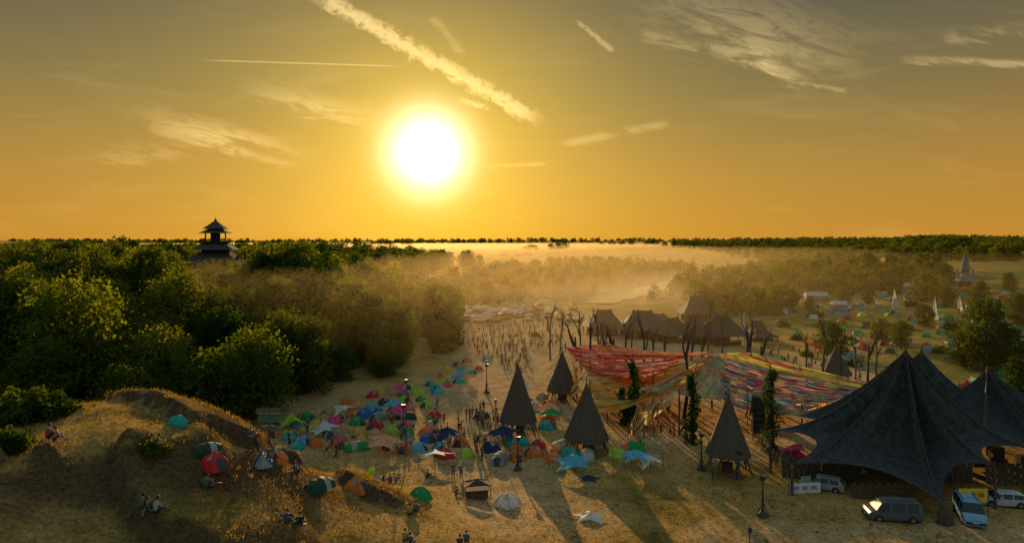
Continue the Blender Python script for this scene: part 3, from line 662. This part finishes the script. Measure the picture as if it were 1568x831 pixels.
def torch(u,v,hp):
    g=ground(u,v); h=hp*g.y/F; mb=MB(); mb.lathe([(.55,0),(.5,.12),(.2,.5),(.12,1.0),(.09,h*.6),(.06,h)],10,0); mb.lathe([(.06,h-.1),(.28,h+.15),(.34,h+.5),(.0,h+.45)],10,0)
    for i in range(3):
        t=i*2.1; mb.tube([(.1*math.cos(t),.1*math.sin(t),h*.35),(.6*math.cos(t),.6*math.sin(t),0)],.04,5,0)
    thing('garden_torch',mb,[METAL],g)
for a_ in((793,720,45),(1168,790,55),(1131,732,35),(745,602,40),(618,665,40),(1074,720,50),(868,600,35)): torch(*a_)
for u,vb,vt in((622,700,585),(745,604,555),(759,668,615),(1148,835,812)):
    g=ground(u,vb); h=(vb-vt)*g.y/F; mb=MB(); mb.tube([(0,0,-.2),(0,0,h)],[.07,.045],6,0); mb.box(0,0,h,.3,.2,.5,1); thing('light_pole',mb,[WOOD,METAL],g)
g=ground(412,700); mb=MB(); mb.tube([(0,0,-.2),(0,0,3.6)],[.09,.07],6,0); mb.box(0,-.08,3.2,1.7,.08,.7,1); mb.box(0,-.08,2.4,1.2,.08,.35,1); mb.add([(-1,-.4,3.65),(1,-.4,3.65),(1,.4,3.65),(-1,.4,3.65),(-1,0,4),(1,0,4)],[(0,1,5,4),(2,3,4,5)],0)
thing('wooden_signpost',mb,[WOOD,mat('sign_green',(.08,.2,.12))],g)
# ------------------------------------------------------------------ people
SKIN=mat('skin',(.42,.24,.16),.6,8,.9,1.1); HAIR=mat('hair',(.03,.02,.013),.7); SHOE=mat('shoe',(.04,.035,.03),.8)
SHIRT,nt_,o_=newmat('shirt'); oi=nt_.nodes.new('ShaderNodeObjectInfo'); bs=nt_.nodes.new('ShaderNodeBsdfPrincipled'); bs.inputs['Roughness'].default_value=.9
cs,_=noise_mix(nt_,oi.outputs['Color'],9,.8,1.15); nt_.links.new(cs,bs.inputs['Base Color']); nt_.links.new(bs.outputs[0],o_.inputs[0])
TROU,nt_,o_=newmat('trousers'); oi=nt_.nodes.new('ShaderNodeObjectInfo'); rr=nt_.nodes.new('ShaderNodeValToRGB'); bs=nt_.nodes.new('ShaderNodeBsdfPrincipled')
rr.color_ramp.elements[0].color=(.015,.018,.03,1); rr.color_ramp.elements[1].color=(.12,.09,.06,1); nt_.links.new(oi.outputs['Random'],rr.inputs[0]); nt_.links.new(rr.outputs[0],bs.inputs['Base Color']); nt_.links.new(bs.outputs[0],o_.inputs[0])
def person(name,J,lean=0,shorts=False):
    order=['pel','spi','che','nec','hed','hipL','kneL','ankL','toeL','hipR','kneR','ankR','toeR','shoL','elbL','wriL','shoR','elbR','wriR']
    E=[('pel','spi'),('spi','che'),('che','nec'),('nec','hed'),('pel','hipL'),('hipL','kneL'),('kneL','ankL'),('ankL','toeL'),('pel','hipR'),('hipR','kneR'),('kneR','ankR'),('ankR','toeR'),('che','shoL'),('shoL','elbL'),('elbL','wriL'),('che','shoR'),('shoR','elbR'),('elbR','wriR')]
    R={'pel':(.15,.11),'spi':(.135,.1),'che':(.165,.115),'nec':(.06,.06),'hed':(.055,.055),'hip':(.095,.095),'kne':(.06,.06),'ank':(.042,.042),'toe':(.04,.03),'sho':(.065,.065),'elb':(.043,.043),'wri':(.028,.028)}
    me=bpy.data.meshes.new(name); me.from_pydata([J[k] for k in order],[(order.index(a),order.index(b)) for a,b in E],[])
    ob=bpy.data.objects.new('tmp',me); col.objects.link(ob)
    sk=ob.modifiers.new('s','SKIN'); ob.modifiers.new('ss','SUBSURF').levels=1
    for i,k in enumerate(order):
        r=R[k[:3]]; me.skin_vertices[0].data[i].radius=r; me.skin_vertices[0].data[i].use_root=(i==0)
    sk.use_smooth_shade=True
    dg=bpy.context.evaluated_depsgraph_get(); res=bpy.data.meshes.new_from_object(ob.evaluated_get(dg)); bpy.data.objects.remove(ob)
    mb=MB(); mb.v=[tuple(v.co) for v in res.vertices]
    seg=[('L',J['hipL'],J['kneL']),('L',J['hipR'],J['kneR']),('l',J['kneL'],J['ankL']),('l',J['kneR'],J['ankR']),('F',J['ankL'],J['toeL']),('F',J['ankR'],J['toeR']),('T',J['spi'],J['che']),('P',J['pel'],J['pel']),('T',J['che'],J['shoL']),('T',J['che'],J['shoR']),('U',J['shoL'],J['elbL']),('U',J['shoR'],J['elbR']),('A',J['elbL'],J['wriL']),('A',J['elbR'],J['wriR']),('N',J['nec'],J['hed'])]
    mp={'L':2,'l':0 if shorts else 2,'F':4,'T':1,'P':2,'U':1,'A':0,'N':0}
    for pl in res.polygons:
        c=pl.center; best=9;bk='T'
        for k_,a_,b_ in seg:
            a_=Vector(a_);b_=Vector(b_);d=b_-a_; t=0 if d.length<1e-6 else max(0,min(1,(c-a_).dot(d)/d.dot(d))); q=(c-a_-d*t).length
            if q<best: best=q;bk=k_
        mb.f.append(tuple(pl.vertices)); mb.m.append(mp[bk]); mb.c.append(None)
    hc=Vector(J['hed'])+Vector((0,-.01,.11)); n=12; vs=[];
    for j in range(9):
        ph=math.pi*j/8
        for k in range(n):
            t=2*math.pi*k/n; x=.075*math.sin(ph)*math.cos(t); y=.095*math.sin(ph)*math.sin(t); z=.12*math.cos(ph)
            if z<-.03: x*=.85; y*=.9
            if k==9 and j==4: y-=.028
            if k==9 and j==5: y-=.006
            if k==9 and j==3: y+=.004
            vs.append(hc+Vector((x,y,z)))
    for j in range(8):
        for k in range(n):
            back=k in(0,1,2,3,4,5); mi=3 if (j<2 or (back and j<6)) else 0
            mb.add([vs[j*n+k],vs[(j+1)*n+k],vs[(j+1)*n+(k+1)%n],vs[j*n+(k+1)%n]],[(0,1,2,3)],mi)
    mb.lathe([(.083,hc.z+.01),(.086,hc.z+.06),(.06,hc.z+.115),(0,hc.z+.135)],10,3,(hc.x,hc.y+.018))
    for sx in(-1,1):
        mb.box(hc.x+sx*.077,hc.y+.005,hc.z-.01,.016,.035,.06,0); mb.box(hc.x+sx*.03,hc.y-.088,hc.z+.015,.024,.012,.01,3)
    mb.box(hc.x,hc.y-.086,hc.z-.058,.04,.014,.01,4)
    for s_ in('L','R'):
        e=Vector(J['elb'+s_]); w=Vector(J['wri'+s_]); d=(w-e).normalized(); sd=d.orthogonal().normalized(); up=d.cross(sd)
        mb.tube([w-d*.01,w+d*.05,w+d*.09],[.028,.04,.036],6,0)
        for i,l in enumerate((.06,.075,.07,.055)):
            b_=w+d*.085+sd*(i-1.5)*.02; mb.tube([b_,b_+d*l*.55,b_+d*l+up*.02],[.01,.009,.007],4,0)
        mb.tube([w+d*.03+sd*.03,w+d*.065+sd*.06,w+d*.09+sd*.065],[.012,.011,.008],4,0)
    return mb.mesh(name,[SKIN,SHIRT,TROU,HAIR,SHOE],True)
def mirror(d):
    o={};
    for k,v in d.items():
        if k.endswith('*'): o[k[:-1]+'L']=v; o[k[:-1]+'R']=(-v[0],v[1],v[2])
        else: o[k]=v
    return o
core={'pel':(0,0,.95),'spi':(0,0,1.14),'che':(0,0,1.34),'nec':(0,0,1.47),'hed':(0,-.01,1.54)}
stand=mirror({**core,'hip*':(.09,0,.88),'kne*':(.11,-.01,.49),'ank*':(.12,.03,.08),'toe*':(.14,-.13,.04),'sho*':(.19,0,1.40),'elb*':(.25,.03,1.13),'wri*':(.25,-.06,.9)})
walk=dict(stand); walk.update({'kneL':(.1,-.16,.5),'ankL':(.1,-.28,.1),'toeL':(.11,-.44,.05),'kneR':(-.1,.03,.49),'ankR':(-.1,.28,.14),'toeR':(-.11,.16,.04),'elbL':(.24,.14,1.15),'wriL':(.24,.2,.93),'elbR':(-.24,-.06,1.14),'wriR':(-.22,-.26,1.0)})
dance=dict(stand); dance.update({'elbL':(.34,-.05,1.58),'wriL':(.3,-.08,1.82),'elbR':(-.36,-.05,1.3),'wriR':(-.45,-.1,1.52),'kneL':(.16,-.1,.5),'ankL':(.2,.05,.08),'toeL':(.24,-.1,.04)})
talk=dict(stand); talk.update({'elbR':(-.27,-.02,1.15),'wriR':(-.1,-.24,1.12),'elbL':(.3,.08,1.16),'wriL':(.16,-.02,.98)})
sit=mirror({'pel':(0,.12,.13),'spi':(0,.12,.33),'che':(0,.05,.53),'nec':(0,.0,.66),'hed':(0,-.03,.73),'hip*':(.1,.08,.13),'kne*':(.17,-.3,.46),'ank*':(.13,-.5,.1),'toe*':(.14,-.66,.04),'sho*':(.19,.04,.59),'elb*':(.25,-.12,.42),'wri*':(.12,-.32,.45)})
sit2=mirror({'pel':(0,.1,.13),'spi':(0,.16,.32),'che':(0,.2,.52),'nec':(0,.2,.65),'hed':(0,.19,.72),'hip*':(.1,.05,.12),'kne*':(.16,-.35,.2),'ank*':(.12,-.74,.08),'toe*':(.16,-.82,.18),'sho*':(.19,.2,.58),'elb*':(.27,.38,.35),'wri*':(.26,.45,.1)})
sit2.update({'kneL':(.15,-.24,.48),'ankL':(.12,-.45,.09),'toeL':(.12,-.6,.04)})
PM={k:person('person_'+k,j,0,s) for k,j,s in(('stand',stand,False),('walk',walk,True),('dance',dance,True),('talk',talk,False),('sit',sit,True),('sit2',sit2,False))}
SC=[(.05,.05,.06),(.4,.38,.35),(.3,.05,.04),(.05,.1,.2),(.42,.24,.16),(.08,.12,.08),(.02,.02,.02),(.35,.25,.1)]
def pers(u,v,pose,rz=None,s=1.,parent=None):
    g=ground(u,v); put('person',PM[pose],(g.x,g.y,g.z-.01),random.random()*6.28 if rz is None else rz,s*random.uniform(.94,1.05),parent,random.choice(SC))
for u,v,p_,r_ in [(694,733,'stand',0),(706,734,'talk',3.0),(515,700,'stand',1),(422,716,'walk',1.5),(411,718,'stand',.5),(443,698,'walk',2),(392,694,'stand',0),(384,692,'talk',1),(75,678,'sit',2.6),(84,680,'sit',2.3),(219,782,'sit',2.8),(232,786,'sit2',2.2),(241,789,'sit',2.6),(316,750,'sit',2.9),(323,752,'sit2',2.4),(428,804,'sit2',2.6),(440,806,'sit',2.9),(452,809,'sit2',2.2),(459,812,'sit',3.4),(628,790,'sit',3.1),(637,791,'sit',3.0),(620,832,'sit',3.1),(630,836,'sit2',2.8),(704,838,'sit',3.2),(714,832,'sit',3.1),(588,738,'sit',1),(597,739,'sit',4),(606,738,'sit2',2),(1128,735,'walk',1),(1092,735,'stand',2),(738,705,'stand',1),(730,700,'walk',1),(742,690,'talk',1),(700,760,'sit',1),(232,692,'sit',2),(243,694,'sit',2.4),(1032,668,'stand',1),(1040,672,'walk',1),(655,732,'sit',2),(455,727,'sit2',1.2),(925,690,'stand',0),(1190,715,'talk',0),(1185,712,'stand',0),(1455,742,'stand',0)]: pers(u,v,p_,r_,1.1)
cr=empty('crowd')
def crowd(poly,n):
    us=[p[0] for p in poly];vs_=[p[1] for p in poly];c=0
    while c<n:
        u=random.uniform(min(us),max(us)); v=random.uniform(min(vs_),max(vs_))
        if inpoly(u,v,poly): pers(u,v,random.choice(('stand','walk','dance','talk','stand','sit')),None,1.05,cr); c+=1
crowd([(705,498),(870,492),(860,530),(800,545),(760,540),(705,520)],190)
crowd([(705,520),(820,540),(800,580),(745,560)],50)
crowd([(690,640),(760,620),(780,680),(700,700),(660,660)],34)
crowd([(860,600),(1050,620),(1050,680),(980,690),(900,640)],30)
crowd([(450,660),(560,640),(700,590),(690,700),(450,700)],34)
crowd([(1150,520),(1350,560),(1320,590),(1200,560)],40)
crowd([(1050,650),(1180,680),(1190,730),(1060,700)],10)
crowd([(1200,480),(1540,480),(1540,580),(1250,530)],36)
# ------------------------------------------------------------------ road & river
def strip(name,pts,w,m_,off=.05,flat=None):
    mb=MB(); vs=[]; P=[]
    for a_,b_ in zip(pts[:-1],pts[1:]):
        for i in range(12): P.append(Vector(a_).lerp(Vector(b_),i/12))
    P.append(Vector(pts[-1])); K=6
    for i,p_ in enumerate(P):
        d=(P[min(i+1,len(P)-1)]-P[max(i-1,0)]).normalized(); nrm=Vector((-d.y,d.x))
        for k in range(K+1):
            q=p_+nrm*w*(k/K-.5)*(1+.12*math.sin(i*.7)); vs.append((q.x,q.y,(gz(q.x,q.y)+off) if flat is None else flat))
    fs=[(i*(K+1)+k,i*(K+1)+k+1,(i+1)*(K+1)+k+1,(i+1)*(K+1)+k) for i in range(len(P)-1) for k in range(K)]
    mb.add(vs,fs); thing(name,mb,[m_],smooth=True)
g1=ground(1330,590);g2=ground(1440,600);g3=ground(1568,628)
strip('dirt_road',[(g1.x-8,g1.y+10),(g1.x,g1.y),(g2.x,g2.y),(g3.x,g3.y),(g3.x+25,g3.y-12)],3.2,mat('road_gravel',(.33,.29,.23),.95,2,.7,1.2,.3),.09)
strip('river',[(36,285),(50,312),(67,345),(84,385),(104,425),(140,470)],14,mat('river_water',(.06,.06,.045),.3,.5),.45)
a,b=grid(20,150,300,470,12); cx=np.interp(b,[285,312,345,385,425,470],[36,50,67,84,104,140]); k=(np.abs(a-cx)>13)&(np.abs(a-cx)<36)&(np.sin(a*.21)+np.sin(b*.17+1)>0); scatter(fo,a[k],b[k],FAR,.4,.65)
# ------------------------------------------------------------------ haze
def volmat(name,dens,c,an):
    m,nt,o=newmat(name); v=nt.nodes.new('ShaderNodeVolumeScatter'); v.inputs['Density'].default_value=dens; v.inputs['Color'].default_value=(*c,1); v.inputs['Anisotropy'].default_value=an
    nt.links.new(v.outputs[0],o.inputs['Volume']); return m
mb=MB(); mb.box(200,1000,7.25,2600,1780,26.5); thing('valley_haze',mb,[volmat('haze_air',.00055,(1,.74,.36),.70)])
mb=MB(); mb.box(70,350,2,170,190,12); thing('river_mist',mb,[volmat('mist_air',.0016,(1,.86,.62),.6)])
# ------------------------------------------------------------------ sun and sky
az=math.radians(-7.2); el=math.radians(7.5)
def direc(e): return Vector((math.sin(az)*math.cos(e),math.cos(az)*math.cos(e),math.sin(e)))
S=direc(el)
sd=bpy.data.lights.new('sun','SUN'); sd.energy=5; sd.angle=math.radians(.6); sd.color=(1,.66,.29)
so=bpy.data.objects.new('sun',sd); so.rotation_mode='QUATERNION'; so.rotation_quaternion=(-direc(math.radians(10.5))).to_track_quat('-Z','Y'); col.objects.link(so)
w=bpy.data.worlds.new('World'); scene.world=w; w.use_nodes=True; nt=w.node_tree
for n_ in list(nt.nodes): nt.nodes.remove(n_)
N=nt.nodes.new; L=nt.links.new
def M(op,*a,clamp=False):
    n_=N('ShaderNodeMath'); n_.operation=op; n_.use_clamp=clamp
    for i,x in enumerate(a):
        if isinstance(x,(int,float)): n_.inputs[i].default_value=x
        else: L(x,n_.inputs[i])
    return n_.outputs[0]
def SS(x,a,b):
    n_=N('ShaderNodeMapRange'); n_.interpolation_type='SMOOTHSTEP'; L(x,n_.inputs[0]); n_.inputs[1].default_value=a; n_.inputs[2].default_value=b; n_.inputs[3].default_value=0;n_.inputs[4].default_value=1
    if a>b: n_.inputs[1].default_value=b; n_.inputs[2].default_value=a; n_.inputs[3].default_value=1; n_.inputs[4].default_value=0
    return n_.outputs[0]
def addc(a,f,c):
    v=N('ShaderNodeVectorMath'); v.operation='SCALE'; v.inputs[0].default_value=c; L(f,v.inputs['Scale'])
    s=N('ShaderNodeVectorMath'); s.operation='ADD'; L(a,s.inputs[0]); L(v.outputs[0],s.inputs[1]); return s.outputs[0]
tc=N('ShaderNodeTexCoord'); nv=N('ShaderNodeVectorMath'); nv.operation='NORMALIZE'; L(tc.outputs['Generated'],nv.inputs[0])
sp=N('ShaderNodeSeparateXYZ'); L(nv.outputs[0],sp.inputs[0]); X,Y,Z=sp.outputs
el_=M('MULTIPLY',M('ARCSINE',Z),57.3)
dt=N('ShaderNodeVectorMath'); dt.operation='DOT_PRODUCT'; L(nv.outputs[0],dt.inputs[0]); dt.inputs[1].default_value=S
ang=M('MULTIPLY',M('ARCCOSINE',M('MINIMUM',dt.outputs['Value'],.999999)),57.3)
rp=N('ShaderNodeValToRGB'); L(M('DIVIDE',el_,60),rp.inputs[0])
stops=[(0,(.55,.25,.03)),(5,(.43,.23,.04)),(12,(.205,.155,.058)),(20,(.068,.076,.066)),(32,(.09,.14,.14)),(60,(.18,.28,.31))]
e=rp.color_ramp.elements
while len(e)<len(stops): e.new(.5)
for i,(p_,c_) in enumerate(stops): e[i].position=p_/60; e[i].color=(*c_,1)
mx=N('ShaderNodeMix'); mx.data_type='RGBA'; L(SS(ang,50,110),mx.inputs[0]); L(rp.outputs[0],mx.inputs[6]); mx.inputs[7].default_value=(.20,.27,.28,1)
c=mx.outputs[2]
c=addc(c,M('EXPONENT',M('DIVIDE',ang,-9.5)),(.95,.58,.0))
c=addc(c,M('EXPONENT',M('MULTIPLY',M('POWER',M('DIVIDE',ang,2.7),2.0),-1.0)),(3.0,2.7,2.0))
U=M('DIVIDE',X,M('MAXIMUM',Y,.05)); W_=M('DIVIDE',Z,M('MAXIMUM',Y,.05))
fr=SS(Y,.2,.4)
def uvnoise(sx,sy,seed,dist=.6,rot=0.,det=5):
    cr_,sr_=math.cos(rot),math.sin(rot)
    a_=M('ADD',M('MULTIPLY',U,cr_),M('MULTIPLY',W_,sr_)); b_=M('SUBTRACT',M('MULTIPLY',W_,cr_),M('MULTIPLY',U,sr_))
    cv=N('ShaderNodeCombineXYZ'); L(M('MULTIPLY',a_,sx),cv.inputs[0]); L(M('MULTIPLY',b_,sy),cv.inputs[1]); cv.inputs[2].default_value=seed
    n_=N('ShaderNodeTexNoise'); n_.inputs['Scale'].default_value=1; n_.inputs['Detail'].default_value=det; n_.inputs['Roughness'].default_value=.65; n_.inputs['Distortion'].default_value=dist; L(cv.outputs[0],n_.inputs['Vector'])
    return n_.outputs['Fac']
NA=uvnoise(60,85,3.7,.5,-.5); NB=uvnoise(13,60,9.1,.6,-.25)
def streak(p0,p1,wpx,st,warp,f,thr,soft=.14):
    u0,w0=(p0[0]-784)/F,(368-p0[1])/F; u1,w1=(p1[0]-784)/F,(368-p1[1])/F; l=math.hypot(u1-u0,w1-w0); dx,dy=(u1-u0)/l,(w1-w0)/l; wd=wpx/F
    du=M('SUBTRACT',U,u0); dw=M('SUBTRACT',W_,w0)
    a_=M('ADD',M('MULTIPLY',du,dx),M('MULTIPLY',dw,dy)); b_=M('SUBTRACT',M('MULTIPLY',dw,dx),M('MULTIPLY',du,dy))
    bb=M('ABSOLUTE',M('ADD',b_,M('MULTIPLY',M('SUBTRACT',f,.5),wd*warp*2)))
    big=wpx>20; en=.45 if big else .12
    m1=SS(bb,wd,0 if big else wd*.1); m2=M('MULTIPLY',SS(a_,0,l*(en+.05)),SS(a_,l,l*(1-en))); m3=SS(f,thr-soft,thr+soft)
    return M('MULTIPLY',M('MULTIPLY',M('MULTIPLY',m1,m2),m3),st)
ST=[((455,-25),(836,192),16,.85,1.3,NA,.33),((300,92),(620,102),1.6,.5,.1,NA,.1),((180,168),(500,245),28,.6,1.5,NB,.46),((340,125),(610,195),28,.45,1.5,NB,.46),
 ((880,30),(942,80),6,.4,1,NA,.42),((930,-30),(1380,100),80,.38,1.5,NB,.5,.2),((1110,50),(1260,130),34,.3,1.5,NB,.45,.2),((850,222),(1030,188),9,.3,1,NB,.42),((1370,92),(1640,98),9,.4,1.2,NB,.42),((1220,126),(1300,140),5,.25,1,NA,.4),
 ((660,20),(712,88),10,.22,1,NA,.45),((975,50),(1075,78),14,.22,1,NB,.42),((700,152),(752,166),6,.6,1,NA,.4),((1430,60),(1620,40),18,.22,1.5,NB,.48),((740,256),(840,250),5,.25,1,NB,.4),((80,250),(340,215),28,.2,1.5,NB,.48)]
tot=None
for s_ in ST:
    q=streak(*s_); tot=q if tot is None else M('ADD',tot,q)
tot=M('ADD',tot,M('MULTIPLY',SS(uvnoise(3,16,0,1,0,4),.5,.75),.08))
tot=M('MULTIPLY',tot,fr)
c=addc(c,tot,(.64,.46,.20))
ns=N('ShaderNodeTexSky'); ns.sky_type='NISHITA'; ns.sun_disc=False; ns.sun_elevation=el; ns.sun_rotation=az; ns.dust_density=2
nsS=N('ShaderNodeVectorMath'); nsS.operation='SCALE'; nsS.inputs['Scale'].default_value=.002; L(ns.outputs[0],nsS.inputs[0])
ad=N('ShaderNodeVectorMath'); ad.operation='ADD'; L(c,ad.inputs[0]); L(nsS.outputs[0],ad.inputs[1])
bg=N('ShaderNodeBackground'); L(ad.outputs[0],bg.inputs[0]); bg.inputs[1].default_value=1
wo=N('ShaderNodeOutputWorld'); L(bg.outputs[0],wo.inputs[0])
# ------------------------------------------------------------------ camera
cd=bpy.data.cameras.new('camera'); cam=bpy.data.objects.new('camera',cd); col.objects.link(cam); scene.camera=cam
cam.location=(0,0,H); cam.rotation_euler=(math.radians(90),0,0); cd.sensor_width=36; cd.lens=36*F/1568; cd.shift_y=-(415.5-368)/1568; cd.clip_end=20000; cd.clip_start=.5
scene.view_settings.view_transform='Standard'; scene.view_settings.look='None'; scene.view_settings.exposure=0
print('objects',len(bpy.data.objects))
